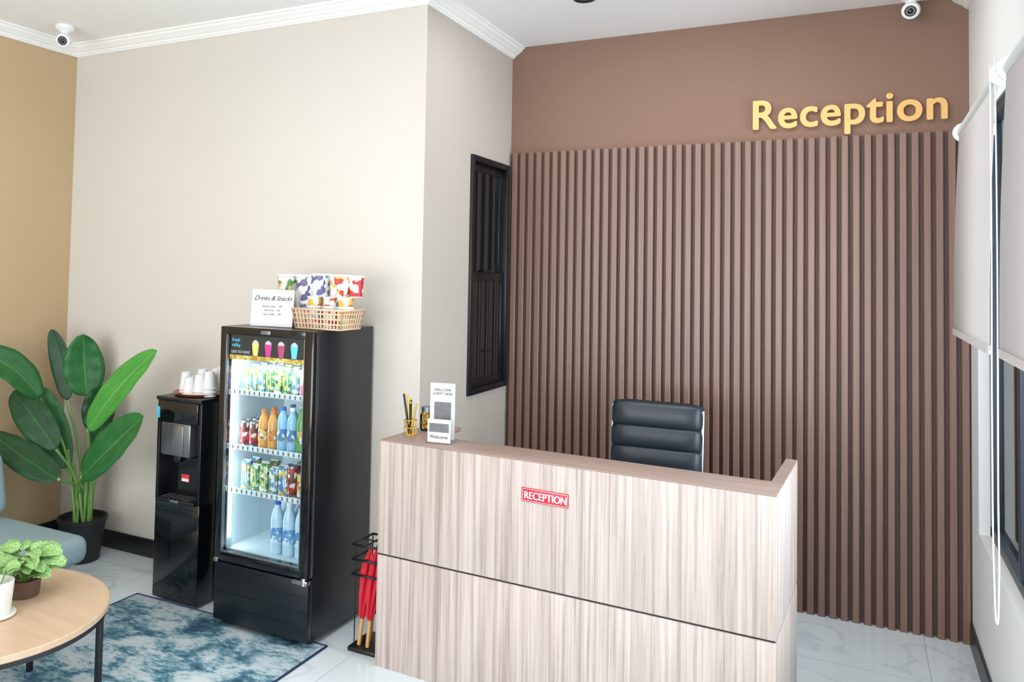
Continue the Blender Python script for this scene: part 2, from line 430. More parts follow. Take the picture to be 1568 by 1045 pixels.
cyl(ch,'top_rail',(-.236,.252,1.118),(.236,.252,1.118),.010,m_leath)
box(ch,'seat_shell',-.225,.225,-.24,.20,.41,.44,m_black,bev=.012)
pad(ch,'seat_pad',.44,.44,m_leath,5,(0,.20,.445),(math.radians(90),0,0))
cyl(ch,'gas_lift',(0,0,.10),(0,0,.42),.025,m_chrome)
for i in range(5):
    a=i*2*math.pi/5+.3
    box(ch,'star_leg',-.0,.28,-.02,.02,.075,.105,m_chrome,bev=.01).matrix_local=Matrix.Rotation(a,4,'Z')@Matrix.Translation((.14,0,.09))
    lathe(ch,'castor',[(0,-.02),(.028,-.02),(.03,-.01),(.03,.01),(.028,.02),(0,.02)],m_black,loc=(.27*math.cos(a),.27*math.sin(a),.031),rot=(math.pi/2,0,a),n=20)

# ================================================================ GLASS-DOOR FRIDGE
FX0,FX1,FY0,FY1,FH=-2.891,-2.312,3.233,3.775,1.509
F=empty('glass_door_fridge',(FX0,FY0,.009))
w,d,h=FX1-FX0,FY1-FY0,FH-.009
m_body=M('fridge_black',(18,21,26),rough=.3,noise=.05)
m_int=M('fridge_liner',(222,236,242),rough=.4)
ds=.045
box(F,'side_left',0,.025,ds,d,.02,h,m_body,bev=.004)
box(F,'side_right',w-.025,w,ds,d,.02,h,m_body,bev=.004)
box(F,'top',.02,w-.02,ds,d,h-.03,h,m_body,bev=.004)
box(F,'rear',.02,w-.02,d-.03,d,.02,h-.01,m_body)
box(F,'compressor_housing',.02,w-.02,ds+.005,d-.03,.02,.33,m_body)
box(F,'kick_panel',0,w,.004,ds,.03,.315,m_body,bev=.006)
for k in range(3):
    box(F,'kick_seam',.01,w-.01,.002,.006,.10+.07*k,.103+.07*k,m_black)
for x in (.04,w-.04):
    for y in (.08,d-.06): cyl(F,'foot',(x,y,0),(x,y,.03),.02,m_black)
box(F,'liner_back',.03,w-.03,d-.045,d-.035,.34,h-.05,m_int)
box(F,'liner_left',.026,.034,ds+.005,d-.04,.34,h-.05,m_int)
box(F,'liner_right',w-.034,w-.026,ds+.005,d-.04,.34,h-.05,m_int)
box(F,'liner_floor',.03,w-.03,ds+.005,d-.04,.335,.375,m_int)
box(F,'liner_top',.03,w-.03,ds+.005,d-.04,h-.06,h-.05,m_int)
m_led=M('led_strip',(235,247,255),rough=.4,emit=2.5)
box(F,'led_left',.036,.044,ds+.012,ds+.03,.42,h-.18,m_led,bev=.002)
dz0,dz1=.325,h
box(F,'door_stile_left',0,.042,0,ds,dz0,dz1,m_blackg,bev=.006)
box(F,'door_stile_right',w-.05,w,0,ds,dz0,dz1,m_blackg,bev=.006)
box(F,'door_rail_top',.04,w-.048,0,ds,dz1-.04,dz1,m_blackg,bev=.004)
box(F,'door_rail_bottom',.04,w-.048,0,ds,dz0,dz0+.05,m_blackg,bev=.004)
box(F,'door_trim_silver_l',.042,.047,-.001,.012,dz0+.05,dz1-.04,m_silver)
box(F,'door_trim_silver_r',w-.055,w-.05,-.001,.012,dz0+.05,dz1-.04,m_silver)
box(F,'door_trim_silver_b',.042,w-.05,-.001,.012,dz0+.046,dz0+.052,m_silver)
box(F,'door_glass',.042,w-.05,.014,.020,dz0+.05,dz1-.04,m_glass)
hz0,hz1=1.335,h-.04
m_head=M('header_dark',(38,38,44),rough=.4,emit=.1)
box(F,'header_panel',.047,w-.055,.021,.03,hz0,hz1,m_head)
box(F,'header_strip',.047,w-.055,.019,.021,hz0,hz0+.022,label('header_strip_m',(220,190,90),(230,215,150),(190,150,60),sc=60))
text(F,'header_words_top','fresh\nmilky',.026,(.06,.0195,hz1-.035),M('cyan_ink',(90,200,220),rough=.5,emit=.3),ext=.0005)
text(F,'header_words','LIKE TO HAVE',.019,(.055,.0195,hz0+.032),m_paper,ext=.0005)
dr=[((246,214,120),.21),((214,60,140),.29),((190,70,120),.37),((100,210,225),.45)]
for i,(c,x) in enumerate(dr):
    mm=M('drink_print_%d'%i,c,rough=.5,emit=.25)
    lathe(F,'printed_glass',[(0,0),(.017,0),(.024,.06),(0,.062)],mm,loc=(x,.022,hz0+.024),n=16).scale=(1,.12,1)
    lathe(F,'printed_cream',[(.022,0),(.02,.012),(.008,.022),(0,.024)],m_paper,loc=(x,.022,hz0+.082),n=16).scale=(1,.12,1)
box(F,'badge',w/2-.03,w/2+.03,-.003,0,dz1-.03,dz1-.012,m_silver,bev=.001)
box(F,'hinge',w-.085,w+.004,-.012,.02,.300,.322,m_chrome,bev=.005)
cyl(F,'hinge_pin',(w-.02,-.004,.300),(w-.02,-.004,.335),.012,m_chrome)
box(F,'lock',.006,.034,-.012,.01,.318,.342,m_chrome,bev=.005)
m_wire=M('shelf_white_wire',(225,232,235),rough=.4)
SH=[1.165,.885,.665]
for z in SH:
    for x in np.linspace(.04,w-.04,22): cyl(F,'shelf_wire',(x,ds+.03,z),(x,d-.05,z),.002,m_wire,n=6)
    for y in (ds+.03,ds+.22,d-.06): cyl(F,'shelf_bar',(.036,y,z-.004),(w-.036,y,z-.004),.0035,m_wire,n=8)
    box(F,'price_rail',.036,w-.036,ds+.018,ds+.024,z-.014,z+.012,m_wire,bev=.001)
    for x in np.linspace(.05,w-.05,16): box(F,'price_tab',x-.004,x+.004,ds+.016,ds+.018,z-.010,z+.008,m_grey)

PK=[((70,140,84),(226,228,216),(206,176,80)),((214,134,52),(236,224,196),(180,60,44)),((170,40,42),(232,220,208),(80,42,32)),
    ((70,130,184),(222,230,236),(214,184,84)),((222,224,222),(90,144,180),(84,148,96)),((206,128,156),(232,222,226),(124,168,96)),
    ((156,180,96),(60,116,76),(228,226,214)),((222,198,96),(196,84,64),(230,230,228))]
labels=[label('pack_print_%d'%i,*c,sc=55) for i,c in enumerate(PK)]
def carton(p,x,y,z,wd,dp,ht,lm):
    box(p,'carton',x-wd/2,x+wd/2,y-dp/2,y+dp/2,z,z+ht,lm,bev=.003)
    box(p,'carton_top_seam',x-wd/2+.002,x+wd/2-.002,y-.003,y+.003,z+ht,z+ht+.006,m_paper)
    cyl(p,'straw',(x+wd*.3,y-dp/2-.002,z+.02),(x+wd*.12,y-dp/2-.002,z+ht-.01),.002,m_paper,n=6)
m_caps=[M('cap_white',(240,240,240)),M('cap_blue',(40,110,200)),M('cap_green',(40,150,60)),M('cap_orange',(235,130,40))]
def bottle(p,x,y,z,r,ht,liq,lab,cap):
    s=ht
    pr=[(0,0),(r*.9,0),(r,s*.04),(r*.96,s*.12),(r,s*.2),(r*1.01,s*.22),(r*1.01,s*.50),(r,s*.52),(r*.99,s*.64),(r*.85,s*.76),(r*.45,s*.88),(r*.42,s*.92),(r*.5,s*.92),(r*.5,s*.995),(0,s)]
    bd=[0,0,0,0,0,1,0,0,0,0,0,2,2,2]
    lathe(p,'bottle',pr,[liq,lab,cap],loc=(x,y,z),n=20,bands=bd)
def can(p,x,y,z,r,ht,lab,mt=m_silver):
    lathe(p,'can',[(0,.002),(r*.8,0),(r,.008),(r,ht-.01),(r*.85,ht),(r*.8,ht-.003),(0,ht-.003)],[mt,lab],loc=(x,y,z),n=20,bands=[0,0,1,0,0,0])
m_liqs=[M('cola_red_liquid',(120,40,30),rough=.15),M('orange_liquid',(226,160,84),rough=.15),M('blue_clear',(150,196,222),rough=.1),M('tea_liquid',(170,110,50),rough=.15),M('green_liquid',(96,156,76),rough=.15)]
dk=empty('assorted_drinks',(FX0,FY0,.009))
xs=np.linspace(.08,w-.075,9)
for r_,y in enumerate((.12,.19,.26)):
    for i,x in enumerate(xs): carton(dk,x,y,SH[0]+.003,.044,.04,[.118,.13,.125][i%3],labels[[3,3,4,0,6,0,4,5,3][i]])
for r_,y in enumerate((.12,.19)):
    for i,x in enumerate(np.linspace(.10,.34,5)): carton(dk,x,y,SH[2]+.003,.05,.04,[.14,.125][i%2],labels[[3,0,6,4,3][i]])
for y in (.12,.2):
    for i,x in enumerate(np.linspace(.08,w-.08,8)):
        k=[0,0,1,1,2,2,4,4][i]
        if k==0: can(dk,x,y,SH[1]+.003,.027,.125,labels[2])
        else: bottle(dk,x,y,SH[1]+.003,.029,.215 if k!=1 else .19,m_liqs[k],labels[[2,2,7,1,3,3,0,6][i]],m_caps[[0,0,3,3,1,0,2,2][i]])
for y in (.12,.2):
    for i,x in enumerate((.39,.45,.505)): can(dk,x,y,SH[2]+.003,.028,.125 if i else .15,labels[[2,7,1][i]])
m_water=M('water_bottle_clear',(196,222,238),rough=.08)
wl_=label('water_label',(120,176,214),(220,232,240),(90,140,196),sc=60)
for y in (.12,.2,.28):
    for i,x in enumerate((.30,.375,.45,.515)): bottle(dk,x,y,.376,.033,.26,m_water,wl_,m_caps[0 if i%2 else 1])
bl=bpy.data.lights.new('fridge_lamp','AREA'); bl.shape='RECTANGLE'; bl.size=.45; bl.size_y=.05; bl.energy=1.8; bl.color=(.88,.96,1)
bo=bpy.data.objects.new('fridge_lamp',bl); COL.objects.link(bo); bo.parent=F; bo.location=(w/2,ds+.03,h-.17); bo.rotation_euler=(math.radians(20),0,0)
bl2=bpy.data.lights.new('fridge_side_lamp','AREA'); bl2.shape='RECTANGLE'; bl2.size=.03; bl2.size_y=.9; bl2.energy=1.5; bl2.color=(.88,.96,1)
bo2=bpy.data.objects.new('fridge_side_lamp',bl2); COL.objects.link(bo2); bo2.parent=F
bo2.matrix_local=Matrix.Translation((.05,ds+.02,.85))@(Vector((-.8,-.6,0)).to_track_quat('Z','Y').to_matrix().to_4x4())

# ---- on top of the fridge
tz=FH
bk=empty('snack_basket',(-2.36,3.42,tz))
m_bask=M('basket_beige',(214,186,156),rough=.5)
for k,z in enumerate((.006,.03,.055,.08,.10)):
    s=.88+.12*z/.10; a,b=.15*s,.10*s
    tube(bk,'band',[(-a,-b,z),(a,-b,z),(a,b,z),(-a,b,z)],.0045 if k<4 else .006,m_bask,cyc=True,smooth=False)
for (ax,bx,n_) in (('x',0,14),('y',0,9)):
    for i in range(n_+1):
        q=-1+2*i/n_
        for s in (-1,1):
            if ax=='x': p0=(q*.132,s*.088,.004); p1=(q*.15,s*.10,.10)
            else: p0=(s*.132,q*.088,.004); p1=(s*.15,q*.10,.10)
            tube(bk,'rib',[p0,p1],.004,m_bask,smooth=False)
box(bk,'basket_floor',-.13,.13,-.085,.085,.001,.006,m_bask)
nc=empty('noodle_cups',(0,0,tz))
cups=[label('cup_white_green',(232,232,224),(90,150,80),(214,190,140),sc=40),label('cup_white_blue',(232,234,238),(96,100,140),(226,226,226),sc=40),
      label('cup_white_yellow',(234,232,224),(222,176,76),(180,60,50),sc=40),label('cup_red',(190,34,50),(206,60,70),(235,225,220),sc=30),
      label('cup_yellow',(222,182,76),(236,230,218),(206,110,60),sc=40),label('cup_blue',(226,226,224),(80,104,160),(200,84,66),sc=40)]
def ncup(x,y,z,lab,hh=.105,r=.048):
    lathe(nc,'cup',[(0,0),(r*.78,0),(r*.8,.004),(r*.97,hh*.90),(r*1.03,hh*.92),(r*1.03,hh*.98),(r*.98,hh),(0,hh)],[m_paper,lab],loc=(x,y,z),n=28,bands=[0,0,1,0,0,0,0])
for x,l in ((-2.44,5),(-2.345,2),(-2.26,4)): ncup(x,3.42,.008,cups[l],r=.043)
for x,l in ((-2.44,4),(-2.345,5),(-2.26,4)): ncup(x,3.42,.113,cups[l],hh=.05,r=.043)
ncup(-2.415,3.43,.163,cups[1],r=.052,hh=.115); ncup(-2.30,3.43,.163,cups[2],r=.056,hh=.112)
ncup(-2.225,3.46,.163,cups[3],r=.040,hh=.108)
for x,l in ((-2.68,0),(-2.56,1)):
    ncup(x,3.50,0,cups[l],r=.05,hh=.13); ncup(x,3.50,.13,cups[l],r=.055,hh=.14)
cd=empty('snack_menu_card',(-2.79,3.345,tz),6)
box(cd,'card_front',0,.250,0,.002,.002,.190,m_paper).rotation_euler=(math.radians(-5),0,0)
box(cd,'card_back',0,.250,.055,.057,.002,.185,m_paper).rotation_euler=(math.radians(12),0,0)
def cardtext(nm,body,size,z,mat,shear=0):
    y=.001+(z-.096)*math.sin(math.radians(5))-.0022
    o=text(cd,nm,body,size,(.125,y,z),mat,ext=.0002,align='CENTER',rot=(math.radians(85),0,0)); o.data.shear=shear
cardtext('card_title','Drinks & Snacks',.034,.135,m_ink,.5)
cardtext('card_line','Bottled water   1.00',.014,.100,m_grey)
cardtext('card_line','Soft drink   1.50',.014,.080,m_grey)
cardtext('card_line','Cup noodles   2.00',.014,.060,m_grey)

# ================================================================ WATER DISPENSER
wd_=empty('water_dispenser',(-3.41,3.33,.008))
w2,d2,h2=.32,.36,1.092
box(wd_,'rear_column',0,w2,.12,d2,.01,h2-.02,m_black,bev=.008)
box(wd_,'base_cabinet',0,w2,0,.125,.01,.535,m_blackg,bev=.008)
box(wd_,'cabinet_door_seam',.01,w2-.01,-.002,.003,.50,.504,m_black)
box(wd_,'side_cheek_left',0,.022,.0,.125,.53,h2-.02,m_black,bev=.005)
box(wd_,'side_cheek_right',w2-.022,w2,.0,.125,.53,h2-.02,m_black,bev=.005)
box(wd_,'head',.018,w2-.018,-.012,.125,.955,h2-.02,m_blackg,bev=.01)
box(wd_,'splash_panel',.02,w2-.02,.075,.125,.53,.96,m_blackg)
m_tap=M('tap_housing_grey',(132,134,138),rough=.3,metal=.8)
box(wd_,'tap_housing',.03,.245,-.004,.08,.775,.955,m_tap,bev=.012)
box(wd_,'tap_housing_front',.10,.20,-.010,.02,.785,.945,m_tap,bev=.006)
box(wd_,'tap',.125,.175,.0,.05,.745,.78,m_black,bev=.008)
box(wd_,'drip_tray',.022,w2-.022,-.02,.10,.53,.552,m_black,bev=.006)
for k in range(8): box(wd_,'tray_slot',.05+k*.028,.056+k*.028,-.01,.07,.5515,.553,m_grey)
box(wd_,'tray_front_logo',.13,.19,-.023,-.019,.535,.548,m_silver,bev=.001)
box(wd_,'warning_sticker',.12,.175,.072,.0755,.625,.665,M('sticker_red',(215,60,50)))
box(wd_,'sticker_white',.123,.172,.070,.073,.628,.643,m_paper)
box(wd_,'info_sticker',.004,.030,-.0145,-.0115,.975,1.035,M('sticker_blue',(90,170,200)))
box(wd_,'top_plate',-.003,w2+.003,-.012,d2,h2-.022,h2-.0,m_black,bev=.006)
for x in (.04,w2-.04):
    for y in (.05,d2-.04): cyl(wd_,'foot',(x,y,0),(x,y,.012),.015,m_black)
tr=empty('serving_tray',(-3.25,3.50,1.1003))
m_tray=M('tray_terracotta',(170,88,58),rough=.4)
lathe(tr,'tray',[(0,.001),(.13,.001),(.155,.016),(.159,.016),(.134,0),(0,0)],m_tray,n=40)
pc=empty('paper_cups',(-3.25,3.50,1.1025))
def pcup(x,y,k=0):
    for q in range(k+1):
        z=q*.02
        lathe(pc,'paper_cup',[(.036,0),(.039,.002),(.039,.006),(.036,.008),(.026,.092),(.0255,.096),(.024,.096),(.024,.092),(0,.092)],m_paper,loc=(x,y,z),n=28)
for x,y,k in ((-.095,-.03,1),(-.02,-.08,0),(.045,-.07,1),(.0,.0,2),(.075,-.01,1),(-.055,.055,0),(.03,.075,2),(.10,.05,3),(.105,-.06,2)): pcup(x,y,k)

# ================================================================ RUG
def rugmat():
    m,n,l,b=newmat('distressed_rug')
    tc=n.new('ShaderNodeTexCoord')
    def nz(sc,s,det,ro,dist=0):
        mp=n.new('ShaderNodeMapping'); mp.inputs['Scale'].default_value=sc; l.new(tc.outputs['Object'],mp.inputs[0])
        a=n.new('ShaderNodeTexNoise'); a.inputs['Scale'].default_value=s; a.inputs['Detail'].default_value=det; a.inputs['Roughness'].default_value=ro; a.inputs['Distortion'].default_value=dist
        l.new(mp.outputs[0],a.inputs['Vector']); return a
    A=nz((2.2,3.0,1),1.8,5,.6,.5); B=nz((9,20,1),2.2,10,.85)
    ad=n.new('ShaderNodeMath'); ad.operation='MULTIPLY_ADD'; ad.inputs[1].default_value=.9; l.new(A.outputs['Fac'],ad.inputs[0])
    ml=n.new('ShaderNodeMath'); ml.operation='MULTIPLY'; ml.inputs[1].default_value=.8; l.new(B.outputs['Fac'],ml.inputs[0]); l.new(ml.outputs[0],ad.inputs[2])
    r=ramp(n,[(.66,(36,62,92)),(.74,(56,98,122)),(.80,(92,138,154)),(.845,(136,170,182)),(.885,(182,198,206)),(1,(206,214,218))]); l.new(ad.outputs[0],r.inputs[0])
    w=n.new('ShaderNodeTexNoise'); w.inputs['Scale'].default_value=160; l.new(tc.outputs['Object'],w.inputs['Vector'])
    l.new(r.outputs[0],b.inputs['Base Color']); b.inputs['Roughness'].default_value=.95
    bp=n.new('ShaderNodeBump'); bp.inputs['Strength'].default_value=.4; bp.inputs['Distance'].default_value=.002; l.new(w.outputs['Fac'],bp.inputs['Height']); l.new(bp.outputs['Normal'],b.inputs['Normal'])
    return m
rg=empty('area_rug')
box(rg,'pile',-3.51,-2.265,1.0,3.325,.0005,.0075,rugmat(),bev=.002)
m_navy=M('rug_binding',(38,52,92),rough=.9)
tube(rg,'binding',[(-3.515,.995,.0055),(-2.258,.995,.0055),(-2.258,3.33,.0055),(-3.515,3.33,.0055)],.0055,m_navy,cyc=True,smooth=False)

# ================================================================ COFFEE TABLE
ct_=empty('coffee_table',(-3.04,2.08,.008)); TR=.475
lathe(ct_,'table_top',[(0,.415),(TR-.004,.415),(TR,.419),(TR,.438),(TR-.004,.442),(0,.442)],m_tablewood,n=96)
lathe(ct_,'steel_ring',[(TR-.03,.395),(TR-.008,.395),(TR-.008,.4148),(TR-.03,.4148),(TR-.03,.395)],m_blackm,n=96)
for a in (46,118,226,298):
    a=math.radians(a); x,y=.44*math.cos(a),.44*math.sin(a)
    box(ct_,'leg',x-.011,x+.011,y-.011,y+.011,0,.40,m_blackm,bev=.002)
for a in (46,118):
    r=math.radians(a); c,s=.44*math.cos(r),.44*math.sin(r)
    cyl(ct_,'cross_bar',(c,s,.385),(-c,-s,.385),.009,m_blackm)
TZ=.45
m_pot=M('ribbed_white_ceramic',(230,228,222),rough=.35)
wp=empty('ribbed_white_pot',(-2.935,2.075,TZ))
lathe(wp,'saucer',[(0,0),(.052,0),(.07,.006),(.072,.012),(.05,.01),(0,.008)],m_pot,n=48)
lathe(wp,'pot',[(0,.01),(.047,.01),(.050,.016),(.060,.13),(.060,.136),(.054,.136),(.050,.118),(0,.115)],m_pot,n=72,wob=.018)
def leafmat(name,stops,scale,rib=(84,134,66),ribw=.03):
    m,n,l,b=newmat(name)
    uv=n.new('ShaderNodeUVMap'); uv.uv_map='UVMap'
    nz=n.new('ShaderNodeTexNoise'); nz.inputs['Scale'].default_value=scale; nz.inputs['Detail'].default_value=3; l.new(uv.outputs[0],nz.inputs['Vector'])
    r=ramp(n,stops); l.new(nz.outputs['Fac'],r.inputs[0])
    sx=n.new('ShaderNodeSeparateXYZ'); l.new(uv.outputs[0],sx.inputs[0])
    ab=n.new('ShaderNodeMath'); ab.operation='ABSOLUTE'; l.new(sx.outputs[1],ab.inputs[0])
    lt=n.new('ShaderNodeMath'); lt.operation='LESS_THAN'; lt.inputs[1].default_value=ribw; l.new(ab.outputs[0],lt.inputs[0])
    mx=n.new('ShaderNodeMix'); mx.data_type='RGBA'; l.new(lt.outputs[0],mx.inputs[0]); l.new(r.outputs[0],mx.inputs[6]); mx.inputs[7].default_value=lin(rib)
    l.new(mx.outputs[2],b.inputs['Base Color']); b.inputs['Roughness'].default_value=.38
    ad=n.new('ShaderNodeMath'); ad.operation='MULTIPLY_ADD'; ad.inputs[1].default_value=-.25; l.new(ab.outputs[0],ad.inputs[0]); l.new(sx.outputs[0],ad.inputs[2])
    ml=n.new('ShaderNodeMath'); ml.operation='MULTIPLY'; ml.inputs[1].default_value=170; l.new(ad.outputs[0],ml.inputs[0])
    sn=n.new('ShaderNodeMath'); sn.operation='SINE'; l.new(ml.outputs[0],sn.inputs[0])
    bp=n.new('ShaderNodeBump'); bp.inputs['Strength'].default_value=.35; bp.inputs['Distance'].default_value=.002; l.new(sn.outputs[0],bp.inputs['Height']); l.new(bp.outputs['Normal'],b.inputs['Normal'])
    return m
m_leafA=leafmat('banana_leaf',[(0,(20,70,34)),(.5,(34,100,46)),(1,(54,128,58))],3)
m_leafB=leafmat('banana_leaf_light',[(0,(50,120,48)),(.5,(74,150,60)),(1,(98,170,78))],3,rib=(130,180,100))
m_leafD=leafmat('banana_leaf_dark',[(0,(14,48,28)),(.5,(22,68,38)),(1,(34,88,48))],3,rib=(50,104,56))
m_stem=M('stem_green',(122,164,88),rough=.4,noise=.15,nscale=20)
def blade(p,name,base,mid,tip,half,nh,mat,fold=.25,wave=.0,pw=.75,ns=28,ex=.5):
    base,mid,tip,nh=map(Vector,(base,mid,tip,nh)); vs=[];uvs=[];fc=[]; C=[-1,-.66,-.33,-.04,0,.04,.33,.66,1]
    ctrl=2*mid-.5*(base+tip)
    for i in range(ns+1):
        t=i/ns; q=(1-t)**2*base+2*t*(1-t)*ctrl+t*t*tip
        tg=(2*(1-t)*(ctrl-base)+2*t*(tip-ctrl)).normalized()
        side=tg.cross(nh).normalized(); nn=side.cross(tg).normalized()
        wd=half*(math.sin(math.pi*min(1,t**pw))**ex if 0<t<1 else 0)
        for c in C:
            rip=wave*math.sin(t*26+c*2)*abs(c)*half
            vs.append(q+side*c*wd+nn*(fold*abs(c)*wd-.12*fold*c*c*wd+rip)); uvs.append((t,c))
    k=len(C)
    for i in range(ns):
        for j in range(k-1): a=i*k+j; fc.append((a,a+1,a+k+1,a+k))
    me=bpy.data.meshes.new(name); me.from_pydata([tuple(v) for v in vs],[],fc); me.materials.append(mat)
    ul=me.uv_layers.new(name='UVMap')
    for lp in me.loops: ul.data[lp.index].uv=uvs[lp.vertex_index]
    for pl in me.polygons: pl.use_smooth=True
    o=bpy.data.objects.new(name,me); COL.objects.link(o); o.parent=p
    s=o.modifiers.new('s','SOLIDIFY'); s.thickness=.0012
    return o
sp=empty('potted_variegated_plant',(-3.03,2.262,TZ))
m_wpot=M('brown_pot',(92,66,54),rough=.5)
lathe(sp,'pot',[(0,0),(.055,0),(.06,.004),(.066,.065),(.066,.07),(.060,.07),(.058,.056),(0,.056)],m_wpot,n=40)
m_var=leafmat('variegated_leaf',[(0,(66,130,54)),(.42,(96,158,74)),(.47,(206,228,166)),(.56,(110,170,82)),(1,(70,136,56))],9)
for i in range(44):
    a=random.random()*6.283; rr=.03+.10*random.random(); el=.09+.09*random.random()-.35*max(0,rr-.08)
    dx,dy=math.cos(a),math.sin(a)
    b0=Vector((dx*rr*.6,dy*rr*.6,el)); L=.07+.03*random.random()
    tp=b0+Vector((dx*L,dy*L,-.015+.02*random.random())); md=(b0+tp)/2+Vector((0,0,.014))
    tube(sp,'stem',[(dx*.01,dy*.01,.05),(dx*rr*.3,dy*rr*.3,el*.8),tuple(b0)],.0016,m_stem)
    blade(sp,'leaf',b0,md,tp,.032,(random.uniform(-.1,.5),random.uniform(-.8,-.1),1),m_var,fold=.2,wave=.08,pw=.6,ns=10)
for i in range(12):
    a=random.random()*6.283; dx,dy=math.cos(a),math.sin(a); rr=.03
    b0=Vector((dx*rr,dy*rr,.15+.03*random.random())); tp=b0+Vector((dx*.05,dy*.05,.01))
    tube(wp,'stem',[(dx*.01,dy*.01,.11),tuple(b0)],.0016,m_stem)
    blade(wp,'leaf',b0,(b0+tp)/2+Vector((0,0,.012)),tp,.026,(.2,-.4,1),m_var,fold=.2,wave=.08,pw=.6,ns=10)

# ================================================================ BIG PLANT
bp_=empty('potted_banana_plant')
PC=Vector((-4.235,3.55,0))
lathe(bp_,'pot',[(0,0),(.10,0),(.105,.006),(.138,.235),(.146,.24),(.146,.262),(.134,.262),(.130,.225),(0,.225)],M('pot_charcoal',(34,36,40),rough=.55,bump=.2,bscale=80),loc=PC,n=48)
lathe(bp_,'soil',[(0,.235),(.07,.232),(.129,.226)],M('soil',(46,36,28),rough=.95,noise=.4,nscale=60,bump=.8,bscale=90),loc=PC,n=32)
LV=[ # base, mid, tip, half, mat, normal
 ((-4.32,3.62,.98),(-4.33,3.60,1.18),(-4.30,3.56,1.375),.122,m_leafA,(.7,-.7,.1)),
 ((-4.42,3.56,.95),(-4.50,3.56,1.20),(-4.55,3.52,1.395),.065,m_leafD,(.5,-.8,.1)),
 ((-4.45,3.38,.985),(-4.52,3.20,1.20),(-4.56,2.98,1.26),.105,m_leafA,(.8,-.3,.6)),
 ((-3.99,3.36,.84),(-3.72,3.34,1.12),(-3.42,3.32,1.345),.082,m_leafB,(.45,-.8,.35)),
 ((-3.92,3.27,.60),(-3.64,3.24,.82),(-3.40,3.22,1.00),.110,m_leafA,(.45,-.75,.5)),
 ((-4.22,3.33,.71),(-4.42,3.32,.88),(-4.62,3.32,1.02),.100,m_leafD,(.6,-.75,.3)),
 ((-4.05,3.22,.58),(-4.32,3.20,.67),(-4.62,3.18,.79),.090,m_leafD,(.5,-.7,.6)),
 ((-4.23,3.62,.76),(-4.20,3.62,.93),(-4.13,3.60,1.07),.100,m_leafD,(.6,-.8,.1)),
 ((-4.29,3.46,.56),(-4.42,3.44,.82),(-4.52,3.44,1.04),.100,m_leafA,(.7,-.7,.2)),
 ((-4.10,3.50,.70),(-4.05,3.50,.82),(-3.98,3.52,.93),.060,m_leafD,(.6,-.8,.2)),
]
for i,(b,md,tp,hf,mt,nh) in enumerate(LV):
    b=Vector(b); a=i*2.4; root=PC+Vector((.05*math.cos(a),.05*math.sin(a),.22))
    q=root.lerp(b,.55); q.z+=.03; q.x=root.x+(b.x-root.x)*.32; q.y=root.y+(b.y-root.y)*.35
    tube(bp_,'petiole',[root,q,b],.0085,m_stem)
    blade(bp_,'leaf_blade',b,md,tp,hf,nh,mt,fold=.22,wave=.03,pw=.85)
for i in range(8):
    a=i*.785+.3; r=.05
    tube(bp_,'stalk',[PC+Vector((r*math.cos(a),r*math.sin(a),.22)),PC+Vector((r*1.2*math.cos(a),r*1.2*math.sin(a),.42)),PC+Vector((r*2.0*math.cos(a),r*2.0*math.sin(a),.60+.04*(i%3)))],.007,m_stem)

# ================================================================ SOFA
so=empty('sofa')
m_sofa=M('sofa_fabric_blue_grey',(146,166,172),rough=.9,noise=.12,nscale=150,bump=.5,bscale=400)
def cushion(p,name,x0,x1,y0,y1,z0,z1,mat,bev,rot=None):
    return box(p,name,x0,x1,y0,y1,z0,z1,mat,bev=bev,seg=5,rot=rot)
cushion(so,'seat_base',-4.55,-3.66,1.0,3.02,.20,.27,m_sofa,.03)
cushion(so,'seat_cushion_far',-4.35,-3.59,2.04,3.07,.24,.385,m_sofa,.055)
cushion(so,'seat_cushion_near',-4.35,-3.59,1.0,2.03,.24,.385,m_sofa,.055)
cushion(so,'back_cushion_far',-4.50,-4.25,2.04,3.06,.37,.74,m_sofa,.07,rot=(0,math.radians(-12),0))
cushion(so,'back_cushion_near',-4.50,-4.25,1.0,2.03,.37,.74,m_sofa,.07,rot=(0,math.radians(-12),0))
cushion(so,'back_frame',-4.68,-4.50,1.0,3.05,.20,.68,m_sofa,.04)
for x in (-4.5,-3.80):
    for y in (1.1,2.92): cyl(so,'sofa_leg',(x,y,0),(x,y,.21),.018,m_blackm,r2=.022)

